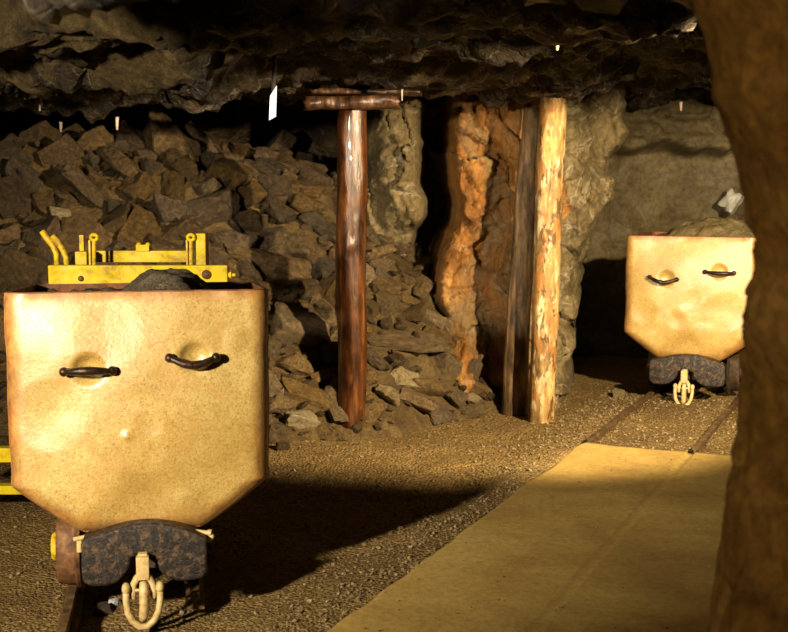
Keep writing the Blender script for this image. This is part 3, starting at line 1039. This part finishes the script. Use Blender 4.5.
special(312, 396, 0.17, (0.6, 0.4, 0.2), (1.3, 0.8, 0.7), 'broad rock on the heap foot just left of the brown post', M['tan'], 6)
special(301, 420, 0.12, (0.3, 0.2, 0.6), (1.2, 0.9, 0.8), 'blocky tan rock at the heap foot between near cart and brown post', M['pale'], 5)
special(300, 330, 0.24, (0.8, 0.3, 0.4), (1.0, 0.9, 0.95), 'big lumpy boulder in the heap between near cart and brown post', M['tan'], 11)
special(252, 168, 0.10, (0.4, 0.2, 0.1), (1.3, 0.9, 0.8), 'boulder crowning the heap top above the yellow chassis', M['rubble'], 8)
special(309, 190, 0.15, (0.3, 0.1, 0.2), (1.6, 0.8, 0.7), 'long block rock near the heap top left of the brown post', M['rubble'], 1)
special(65, 216, 0.085, (0.5, 0.3, 0.6), (1.2, 0.8, 0.75), 'pale rounded rock above the bent yellow levers', M['pale'], 10)

zones = [
    ('heap_left', (-12, 345), (128, 300), 'angular brown broken rock in the tall heap behind the nearest cart', 'rocks of the tall heap behind the nearest cart', 150, (0.22, 0.10)),
    ('heap_low', (262, 345), (290, 440), 'angular brown broken rock in the gap between near cart and brown post', 'rocks between the near cart and the brown post', 24, (0.17, 0.06)),
    ('heap_right', (362, 482), (210, 415), 'angular brown broken rock heaped between brown post and red rock wall', 'rocks heaped between the brown post and the red rock wall', 50, (0.16, 0.06)),
]
for zname, (xa, xb), (ya, yb), lab, grp, cnt, (ra, rb) in zones:
    got = 0; tries = 0; zone_lit[0] = zname != 'heap_left'
    while got < cnt and tries < 2600:
        tries += 1
        fr = min(1.0, got / cnt + tries / 2600 * 0.6)
        r = ra + (rb - ra) * min(1, fr) ** 0.7
        r *= random.uniform(0.85, 1.1)
        px, py = random.uniform(xa, xb), random.uniform(ya, yb)
        if px < 262 and py > 292: continue
        p = bank_hit(px, py)
        if p is None or p.y > 10.6: continue
        if not free(p, r * 0.8): continue
        nrm = Vector((0, -0.63, 0.77))
        q = p + nrm * (0.05 * r)
        rot = (random.uniform(-0.6, 0.9), random.uniform(-0.7, 0.7), random.uniform(0, 6.28))
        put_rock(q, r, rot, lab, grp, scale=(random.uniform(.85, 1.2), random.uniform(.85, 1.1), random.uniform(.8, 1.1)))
        placed.append((q.x, q.y, q.z, r * 0.8)); got += 1


def scatter(name, pts, sizes, mat, label, cat, seed, flat=0.7):
    """one mesh of many tiny stones"""
    r = np.random.default_rng(seed)
    base = np.array([(1, 0, 0), (-1, 0, 0), (0, 1, 0), (0, -1, 0), (0, 0, 1), (0, 0, -1), (.62, .62, .5), (-.62, .62, .5), (.62, -.62, .5), (-.62, -.62, .5)], float)
    bm = bmesh.new()
    for v in base: bm.verts.new(v)
    bmesh.ops.convex_hull(bm, input=bm.verts)
    bm.verts.ensure_lookup_table(); bm.verts.index_update()
    base = np.array([v.co for v in bm.verts]); fc = np.array([[v.index for v in f.verts] for f in bm.faces if len(f.verts) == 3])
    bm.free()
    n = len(pts); nb = len(base)
    V = np.repeat(base[None], n, 0) * (0.65 + 0.7 * r.random((n, nb, 1)))
    V *= (0.7 + 0.6 * r.random((n, 1, 3)))
    V[:, :, 2] *= flat
    a = r.random(n) * 6.28; ca, sa = np.cos(a)[:, None], np.sin(a)[:, None]
    X = V[:, :, 0] * ca - V[:, :, 1] * sa; Y = V[:, :, 0] * sa + V[:, :, 1] * ca
    b = r.normal(0, 0.5, n); cb, sb = np.cos(b)[:, None], np.sin(b)[:, None]
    Z = V[:, :, 2] * cb - X * sb; X = V[:, :, 2] * sb + X * cb
    V = np.stack([X, Y, Z], 2) * np.asarray(sizes)[:, None, None] + np.asarray(pts)[:, None, :]
    Fc = (fc[None] + (np.arange(n) * nb)[:, None, None]).reshape(-1, 3)
    o = pydata(name, V.reshape(-1, 3).tolist(), Fc.tolist(), mat)
    return tag(o, label, cat, kind='stuff')


zone_lit[0] = False
# small rubble between the rocks
n = 1500
x = rng.uniform(-3.2, 0.75, n); y = foot(x) + rng.uniform(-0.15, 3.0, n) ** 1.0
z = zbank(x, y)
keep = z > -0.05
x, y, z = x[keep], y[keep], z[keep]
sz = 0.018 + 0.05 * rng.random(len(x)) ** 2.5
scatter('rubble', np.stack([x, y, z + sz * .3], 1), sz, M['rubble'], 'small broken rubble filling the gaps of the rock heap', 'rubble', 3)

# gravel
P = []; S = []
for _ in range(12000):
    u = random.random()
    if u < 0.34:                                     # strip left of the path
        s, t = -abs(random.gauss(0, 0.22)) - 0.02, random.uniform(-4.6, 3.0)
    elif u < 0.62:                                   # ballast round the far rails
        s, t = random.uniform(-0.4, 1.1), random.uniform(0.03, 1.9)
    else:
        s, t = random.uniform(-3.2, -0.1), random.uniform(-4.2, 1.6)
    q = on_track(s, t)
    P.append((q.x, q.y, 0)); S.append(0.003 + 0.009 * random.random() ** 3)
for _ in range(160):                                 # a few grains on the concrete
    q = on_track(random.uniform(0, 1.2), random.uniform(-4, 0)); P.append((q.x, q.y, 0.045)); S.append(random.uniform(.002, .005))
P = np.array(P); S = np.array(S)
P[:, 2] += zfloor(P[:, 0], P[:, 1]) + S * 0.2
scatter('gravel', P, S, M['pebble'], 'loose fine gravel strewn along the path and round the far rails', 'gravel', 8)

# loose stones on the floor that one can point to
for (px, py, r, lab, mat) in [
    (620, 397, 0.05, 'small pale block lying beside the left rail of the farther cart', M['pale']),
    (345, 429, 0.07, 'stone at the foot of the lone brown post', M['pale']),
    (470, 415, 0.035, 'small stone on the gravel left of the leaning post', M['pale']),
    (441, 413, 0.03, 'small flat stone on the gravel before the right part of the heap', M['pale']),
    (101, 604, 0.045, 'rusty iron piece shaped as a stone lying under the coupling of the nearest cart', M['rubble']),  # iron scrap here and the bolt below are stood in for by stones
    (114, 597, 0.022, 'grey bolt shaped as a stone beside the rusty piece under the nearest cart', M['grey_chip']),
    (498, 403, 0.035, 'whitish chip lying in the shade left of the leaning post', M['grey_chip']),
    (283, 450, 0.05, 'flat stone on the gravel right of the nearest cart', M['rubble']),
    (310, 433, 0.06, 'stone on the gravel left of the brown post foot', M['rubble'])]:
    p = at_z(px, py, -0.04)
    p.z = float(zfloor(p.x, p.y)) + r * 0.3
    put_rock(p, r, (0.2, 0.1, px), lab, mat=mat, mesh=ROCKS[int(px) % 16], name='stone', cat='stone')

# ------------------------------------------------------------------ rock walls
# the red and olive rock face behind the posts, built at Y 8.4 .. 9.4
wx = np.linspace(-0.30, 2.3, 210); wz = np.linspace(-0.15, 2.35, 190)
WX, WZ = np.meshgrid(wx, wz, indexing='ij')


def pxm(px, Y=8.9): return (px - 394) / F_ * Y * 1.0


def bumpf(x, c, w, e=2.0): return np.exp(-np.abs((x - c) / w) ** e)


lean = 0.10 * (WZ - 1.0)                              # features lean to the right with height
Xq = WX - lean * 0.6 + 0.07 * fbm(WZ * 2.3, 0.4 * WX, 0, 4, 15)
base = 9.0 + 0.0 * WX
base = base - 0.42 * sstep(pxm(432), pxm(452), Xq) * (1 - sstep(pxm(560), pxm(600), Xq)) * (0.8 + 0.2 * sstep(0, 1, WZ))
base = base + 0.65 * bumpf(Xq, pxm(432), 0.095, 4) * sstep(0.55, 1.0, WZ)
base = base + 0.03 * bumpf(Xq, pxm(488), 0.055, 3) - 0.10 * bumpf(Xq, pxm(508), 0.08) - 0.08 * bumpf(Xq, pxm(462), 0.08)
base = base - 0.30 * bumpf(Xq, pxm(395), 0.17, 4) * sstep(1.05, 1.35, WZ + 0.4 * (WX))
base = base - 0.2 * (1 - sstep(0.0, 0.6, WZ))
edge = 1.52 + 0.05 * fbm(WZ * 5, 0 * WZ, 0, 3, 5) - 0.30 * sstep(1.6, 0.3, WZ) + 0.10 * sstep(1.6, 2.0, WZ)
base = base + 2.6 * sstep(edge - 0.03, edge + 0.5, WX)
base = base + 1.4 * (1 - sstep(pxm(352), pxm(372), WX + 0.05 * fbm(WZ * 4, 0 * WZ, 0, 3, 6)))
amp = 1.0 - 0.4 * sstep(1.3, 1.6, WX)
rel = 0.12 * facet(WX + 0.3 * WZ + 0.1 * fbm(WX * 3, WZ * 3, 0, 3, 14), WZ, 0.28, 5, 1.1, 0.5, 0.7, 1.1) + 0.05 * facet(WX, WZ + 0.2 * WX, 0.13, 6, 1.1, 0.45, 0.8, 1.2) + 0.03 * facet(WX - 0.4 * WZ, WZ, 0.05, 7, 0.9, 0.3)
rel = rel + 0.03 * fbm(WX * 4, WZ * 3, 0, 5, 31) + 0.010 * fbm(WX * 16, WZ * 10, 0, 3, 32)
WY = base + rel * amp * 1.0
xq = Xq + 0.06 * fbm(WX * 4, WZ * 3, 0, 3, 77)
o = grid_obj('wall_back', WX, WY, WZ, M['red'], flip=False)
o.data.materials.append(M['olive'])
nf_i, nf_j = len(wx) - 1, len(wz) - 1
fx = (xq[:-1, :-1]).ravel()
mi = ((fx < pxm(424)) | (fx > pxm(543))).astype(int)
o.data.polygons.foreach_set('material_index', mi.tolist())
tag(o, kind='structure')

# far wall behind the second cart, grey-brown, with an overhanging ledge
fxs = np.linspace(0.9, 4.6, 150); fzs = np.linspace(-0.15, 2.4, 110)
FX, FZ = np.meshgrid(fxs, fzs, indexing='ij')
FY = 11.1 + 0.12 * fbm(FX * 1.3, FZ * 1.3, 0, 4, 71) + 0.03 * facet(FX, FZ, 0.35, 72, 0.5, 0.4)
FY = FY - 0.45 * sstep(1.72, 1.82, FZ + 0.04 * fbm(FX * 4, 0 * FX, 0, 3, 73)) - 0.25 * sstep(0.4, 0.0, FZ)
FY = FY + sstep(1.7, 1.8, FZ) * (0.10 * facet(FX, FZ, 0.2, 75, 0.9, 0.5, 2.2, 0.6) + 0.05 * facet(FX, FZ, 0.09, 76, 0.8, 0.4, 2.5, 0.7))
tag(grid_obj('wall_far', FX, FY, FZ, M['far']), kind='structure')
# behind the rubble heap
lx = np.linspace(-5.2, 0.4, 100); lz = np.linspace(-0.2, 2.6, 60)
LX, LZ = np.meshgrid(lx, lz, indexing='ij')
LY = 11.0 + 0.3 * fbm(LX, LZ, 0, 4, 81) + 0.08 * facet(LX, LZ, 0.4, 82, 0.6, 0.5)
tag(grid_obj('wall_rear', LX, LY, LZ, M['ceil']), kind='structure')
sy = np.linspace(-0.5, 11.2, 120)
SY, SZ = np.meshgrid(sy, lz, indexing='ij')
SX = -4.6 + 0.25 * fbm(SY, SZ, 0, 4, 91) + 0.08 * facet(SY, SZ, 0.4, 92, 0.6, 0.5)
tag(grid_obj('wall_left', SX, SY, SZ, M['ceil'], flip=True), kind='structure')

# a pale quartz lump on the far wall
put_rock(at_y(731, 203, 10.75), 0.22, (0.5, 0.3, 0.9), 'pale whitish rock sticking out of the far wall above the farther cart', mesh=ROCKS[1], mat=M['quartz'], scale=(0.5, 0.6, 1.0))

# ------------------------------------------------------------------ ceiling
cx_ = np.linspace(-4.8, 4.8, 330)
cy_ = np.concatenate([np.linspace(-0.6, 3.4, 50), np.linspace(3.45, 11.6, 330)])
CX, CY = np.meshgrid(cx_, cy_, indexing='ij')
wob = 0.18 * fbm(CX * 1.3, CY * 0.8, 0, 4, 101)
Yw = CY + wob
left = 1 - sstep(-0.95, -0.6, CX + 0.10 * fbm(CY * 2, CX, 0, 3, 107))
CZl = 2.30 - 0.29 * sstep(4.62, 4.82, Yw) + 0.10 * sstep(5.0, 5.3, Yw) - 0.14 * sstep(5.35, 5.55, Yw + .1 * CX) + 0.07 * sstep(5.7, 6.3, Yw) - 0.13 * sstep(6.75, 7.05, Yw) + 0.25 * sstep(7.15, 8.2, Yw)
CZr = 2.42 - 0.36 * (1 - 0.22 * sstep(0.9, 1.3, CX)) * sstep(4.3, 4.8, Yw - .1 * CX) + 0.20 * (1 - 0.6 * sstep(0.9, 1.3, CX)) * sstep(5.0, 5.7, Yw - .1 * CX) - 0.10 * sstep(5.8, 6.3, Yw - .15 * CX) + 0.08 * sstep(6.4, 6.8, Yw - .15 * CX) - 0.18 * sstep(6.95, 7.3, Yw) + 0.20 * sstep(8.0, 9.4, Yw)  # pocket and first lip shaped to shade the ceiling from the right lamp
CZr = CZr + 0.22 * sstep(1.0, 1.5, CX) * sstep(5.6, 6.2, CY) * (1 - sstep(8.3, 9.0, CY))
CZ = CZl * left + CZr * (1 - left)
CZ = CZ - np.clip(CZ - 1.95, 0, 1) * bumpf(CY, 2.9, 0.45, 4) * sstep(-1.78, -1.55, CX) * (1 - sstep(1.3, 1.8, CX))  # unseen lip added to keep the left lamp off the ceiling
relc = 0.09 * facet(CX, CY, 0.42, 103, 0.5, 0.45, 1.5, 0.9) + 0.06 * facet(CX + .2 * CY, CY, 0.18, 104, 0.7, 0.5, 1.4, 0.8) + 0.03 * facet(CX, CY, 0.08, 105, 0.8, 0.4)
CZ = CZ + relc * 0.8 + 0.035 * fbm(CX * 3, CY * 3, 0, 5, 106) + 0.020 * fbm(CX * 12, CY * 12, 0, 3, 108)
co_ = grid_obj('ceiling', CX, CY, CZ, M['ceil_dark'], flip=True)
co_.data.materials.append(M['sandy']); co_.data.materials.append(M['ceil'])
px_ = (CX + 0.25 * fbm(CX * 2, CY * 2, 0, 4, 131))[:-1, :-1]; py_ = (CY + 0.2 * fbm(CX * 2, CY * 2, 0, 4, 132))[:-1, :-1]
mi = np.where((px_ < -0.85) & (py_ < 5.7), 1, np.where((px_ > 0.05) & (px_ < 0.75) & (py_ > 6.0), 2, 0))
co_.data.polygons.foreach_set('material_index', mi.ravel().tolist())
tag(co_, kind='structure')

# ------------------------------------------------------------------ rock edge close to the camera on the right
SIL = [(676, -40), (690, 0), (702, 30), (711, 65), (712, 95), (720, 118), (728, 140), (736, 165), (742, 195), (747, 225), (753, 240), (755, 260), (746, 290), (742, 330), (740, 380), (736, 430), (728, 480), (720, 540), (712, 590), (707, 640), (704, 700)]


def make_pillar():
    Y0 = 1.95
    zs_ = [at_y(a, b, Y0).z for a, b in SIL]; xs_ = [at_y(a, b, Y0).x for a, b in SIL]
    order = np.argsort(zs_)
    zs_ = np.array(zs_)[order]; xs_ = np.array(xs_)[order]
    n, m = 260, 170
    z = np.linspace(-0.1, 2.45, n)
    ex = np.interp(z, zs_, xs_)
    ex = np.where(z > zs_[-1], xs_[-1] - (z - zs_[-1]) * 0.5, ex)
    ang = np.linspace(0, 1, m)
    Z, A = np.meshgrid(z, ang, indexing='ij')
    E = ex[:, None]
    # front runs from the right towards the edge, then wraps round the back
    th_ = math.pi * (1.5 - A)                          # 270deg (facing camera) -> 90deg
    R = 0.34
    Xp = E + R + R * np.cos(th_) * 1.0
    Yp = Y0 + 0.05 + 0.30 * np.sin(th_)
    front = A < 0.001
    dis = 0.018 * fbm(np.cos(th_) * 3 + 5, np.sin(th_) * 3, Z * 4, 5, 121) + 0.016 * facet(A * 1.6, Z, 0.14, 122, 0.5, 0.4)
    Xp = Xp + dis * np.cos(th_); Yp = Yp + dis * np.sin(th_)
    # extend the front and the back into the rock on the right
    ext = np.linspace(1.6, 0, 24)[:-1]
    Xf = (Xp[:, :1] + ext[None, :]); Yf = Yp[:, :1] - 0.35 * ext[None, :] ** 1.2 + 0.02 * fbm(Xf * 4, 0 * Xf + Z[:, :1] * 4, 0, 4, 123)
    Xb = (Xp[:, -1:] + ext[None, ::-1]); Yb = Yp[:, -1:] + 0.45 * ext[None, ::-1]
    X = np.concatenate([Xf, Xp, Xb], 1); Y = np.concatenate([Yf, Yp, Yb], 1)
    Zf = np.repeat(z[:, None], X.shape[1], 1)
    for _ in range(4):                                 # bring the outline to its measured place
        dep = Y * CP - (Zf - CAMZ) * SP
        pxs = (W_ / 2 + F_ * X / dep).min(1)
        kk = pxs.argmin if False else (W_ / 2 + F_ * X / dep).argmin(1)
        dd = dep[np.arange(n), kk]
        yy = Y[np.arange(n), kk]
        pyv = H_ / 2 - F_ * (yy * SP + (z - CAMZ) * CP) / dd
        tgt = np.interp(pyv, [b for a, b in SIL], [a for a, b in SIL])
        sh = (tgt - pxs) * dd / F_
        ker = np.ones(9) / 9
        sh = np.convolve(np.pad(sh, 4, mode='edge'), ker, mode='valid')
        X = X + sh[:, None]
    return tag(grid_obj('wall_right', X, Y, Zf, M['pillar']), kind='structure')


make_pillar()


# ------------------------------------------------------------------ dripstone and bolts under the ceiling
def straw(px, py0, py1, Y, r, label, mat, tip=None):
    a, b = at_y(px, py0, Y), at_y(px, py1, Y)
    root = None
    bm = bmesh.new()
    pts = [a - a, (b - a) * .35, (b - a) * .7, b - a]
    bm_tube(bm, pts, [r * 1.3, r, r * .95, r * .6], 10)
    bm_sphere(bm, b - a, r * .75, 8)
    o = from_bm('dripstone', bm, mat, None, smooth=True); o.location = a
    return tag(o, label, 'stalactite')


straw(40, 88, 110, 6.6, 0.008, 'thin pinkish dripstone hanging under the ledge at the upper left', M['straw'])
straw(61, 122, 131, 7.2, 0.009, 'stubby dripstone hanging low above the left end of the heap', M['straw'])
straw(117, 117, 129, 7.2, 0.009, 'whitish dripstone hanging above the middle of the tall heap', M['straw'])
straw(39, -6, 5, 4.7, 0.007, 'dripstone at the very top left of the lit ledge', M['straw'])
straw(683, 38, 51, 6.6, 0.010, 'pinkish dripstone hanging in the dark hollow beside the near rock edge', M['straw'])
straw(681, 102, 110, 9.0, 0.010, 'tiny white dripstone under the ceiling above the farther cart', M['straw'])
straw(557, 42, 49, 5.6, 0.010, 'tiny pinkish dripstone on the ceiling above the pale peeled post', M['straw'])
straw(402, 80, 100, 7.3, 0.006, 'thin reddish dripstone beside the right end of the roof beam', M['straw'])


def hanging_tube():
    Y = 6.2
    a, m_, b = at_y(275, 30, Y), at_y(273.5, 96, Y), at_y(272.5, 119, Y)
    root = empty('hanging_rod', a)
    tag(root, 'slim dark rod with a reflection painted white on its tip hanging left of the roof beam', 'rod')
    bm = bmesh.new()
    bm_tube(bm, [a - a, at_y(275, 44, Y) - a, m_ - a], 0.011, 12)
    from_bm('shaft', bm, M['tube'], root, smooth=True)
    bm = bmesh.new()
    t0 = at_y(273.5, 90, Y) - a; t1 = b - a
    w = 0.016
    v = [(t0.x - w, -.006, t0.z - .03), (t0.x + w, -.006, t0.z + .02), (t1.x + w, -.006, t1.z + .012), (t1.x - w, -.006, t1.z - .006)]
    f = [bm.verts.new((x, y - .006, z)) for x, y, z in v]; g = [bm.verts.new((x, y + .018, z)) for x, y, z in v]
    bm.faces.new(f); bm.faces.new(g[::-1])
    for k in range(4): bm.faces.new((f[k], f[(k + 1) % 4], g[(k + 1) % 4], g[k]))
    from_bm('tip', bm, M['white'], root)  # white colour stands in for light reflected by a metal bar
    bm = bmesh.new()
    c = at_y(271, 60, Y) - a
    bm_box(bm, (c.x - .012, -.012, c.z - .012), (c.x + .016, .012, c.z + .01), .003)
    from_bm('clip', bm, M['tube'], root)


hanging_tube()


# ------------------------------------------------------------------ lamps and an added fill spot
def spot(name, loc, aim, power, color, radius, size=math.radians(120), blend=0.6):
    l = bpy.data.lights.new(name, 'SPOT')
    l.energy = power; l.color = color; l.shadow_soft_size = radius; l.spot_size = size; l.spot_blend = blend
    o = bpy.data.objects.new(name, l); COL.objects.link(o)
    o.location = loc
    o.rotation_euler = (Vector(aim) - Vector(loc)).to_track_quat('-Z', 'Y').to_euler()
    return o


spot('lamp_or_fill', (-2.55, 0.6, 1.90), (-0.60, 5.5, 1.1), 1800, (1.0, 0.86, 0.62), 0.11, math.radians(57), 0.9)
az = math.radians(-24)
spot('lamp_or_fill', (2.4, 3.9, 2.12), (2.4 + math.sin(az), 3.9 + math.cos(az), 2.12 - math.tan(math.radians(7))), 2150, (1.0, 0.80, 0.48), 0.06, math.radians(68), 0.35)
spot('lamp_or_fill', (-0.7, 0.2, 2.0), (0.9, 1.7, 1.3), 95, (1.0, 0.78, 0.42), 0.10, math.radians(62), 1.0)  # added fill spot for the near rock edge, no lamp known there

wd = bpy.data.worlds.new('mine_dark'); SC.world = wd
wd.use_nodes = True
wd.node_tree.nodes['Background'].inputs[0].default_value = (0.002, 0.0013, 0.0006, 1)
wd.node_tree.nodes['Background'].inputs[1].default_value = 1.0

# ------------------------------------------------------------------ camera
cam = bpy.data.cameras.new('camera')
cam.sensor_width = 36; cam.sensor_fit = 'HORIZONTAL'
cam.lens = F_ / W_ * 36
cam.clip_start = 0.05; cam.clip_end = 60
cam.dof.use_dof = True; cam.dof.focus_distance = 6.0; cam.dof.aperture_fstop = 5.6
co = bpy.data.objects.new('camera', cam); COL.objects.link(co)
co.location = (0, 0, CAMZ); co.rotation_euler = (math.pi / 2 - P_, 0, 0)
SC.camera = co

SC.view_settings.view_transform = 'Standard'
SC.view_settings.look = 'None'
SC.view_settings.exposure = 0.0
SC.view_settings.gamma = 1.0
SC.view_settings.use_curve_mapping = False
try:
    SC.cycles.max_bounces = 4; SC.cycles.diffuse_bounces = 1
    SC.cycles.use_denoising = True
except Exception:
    pass
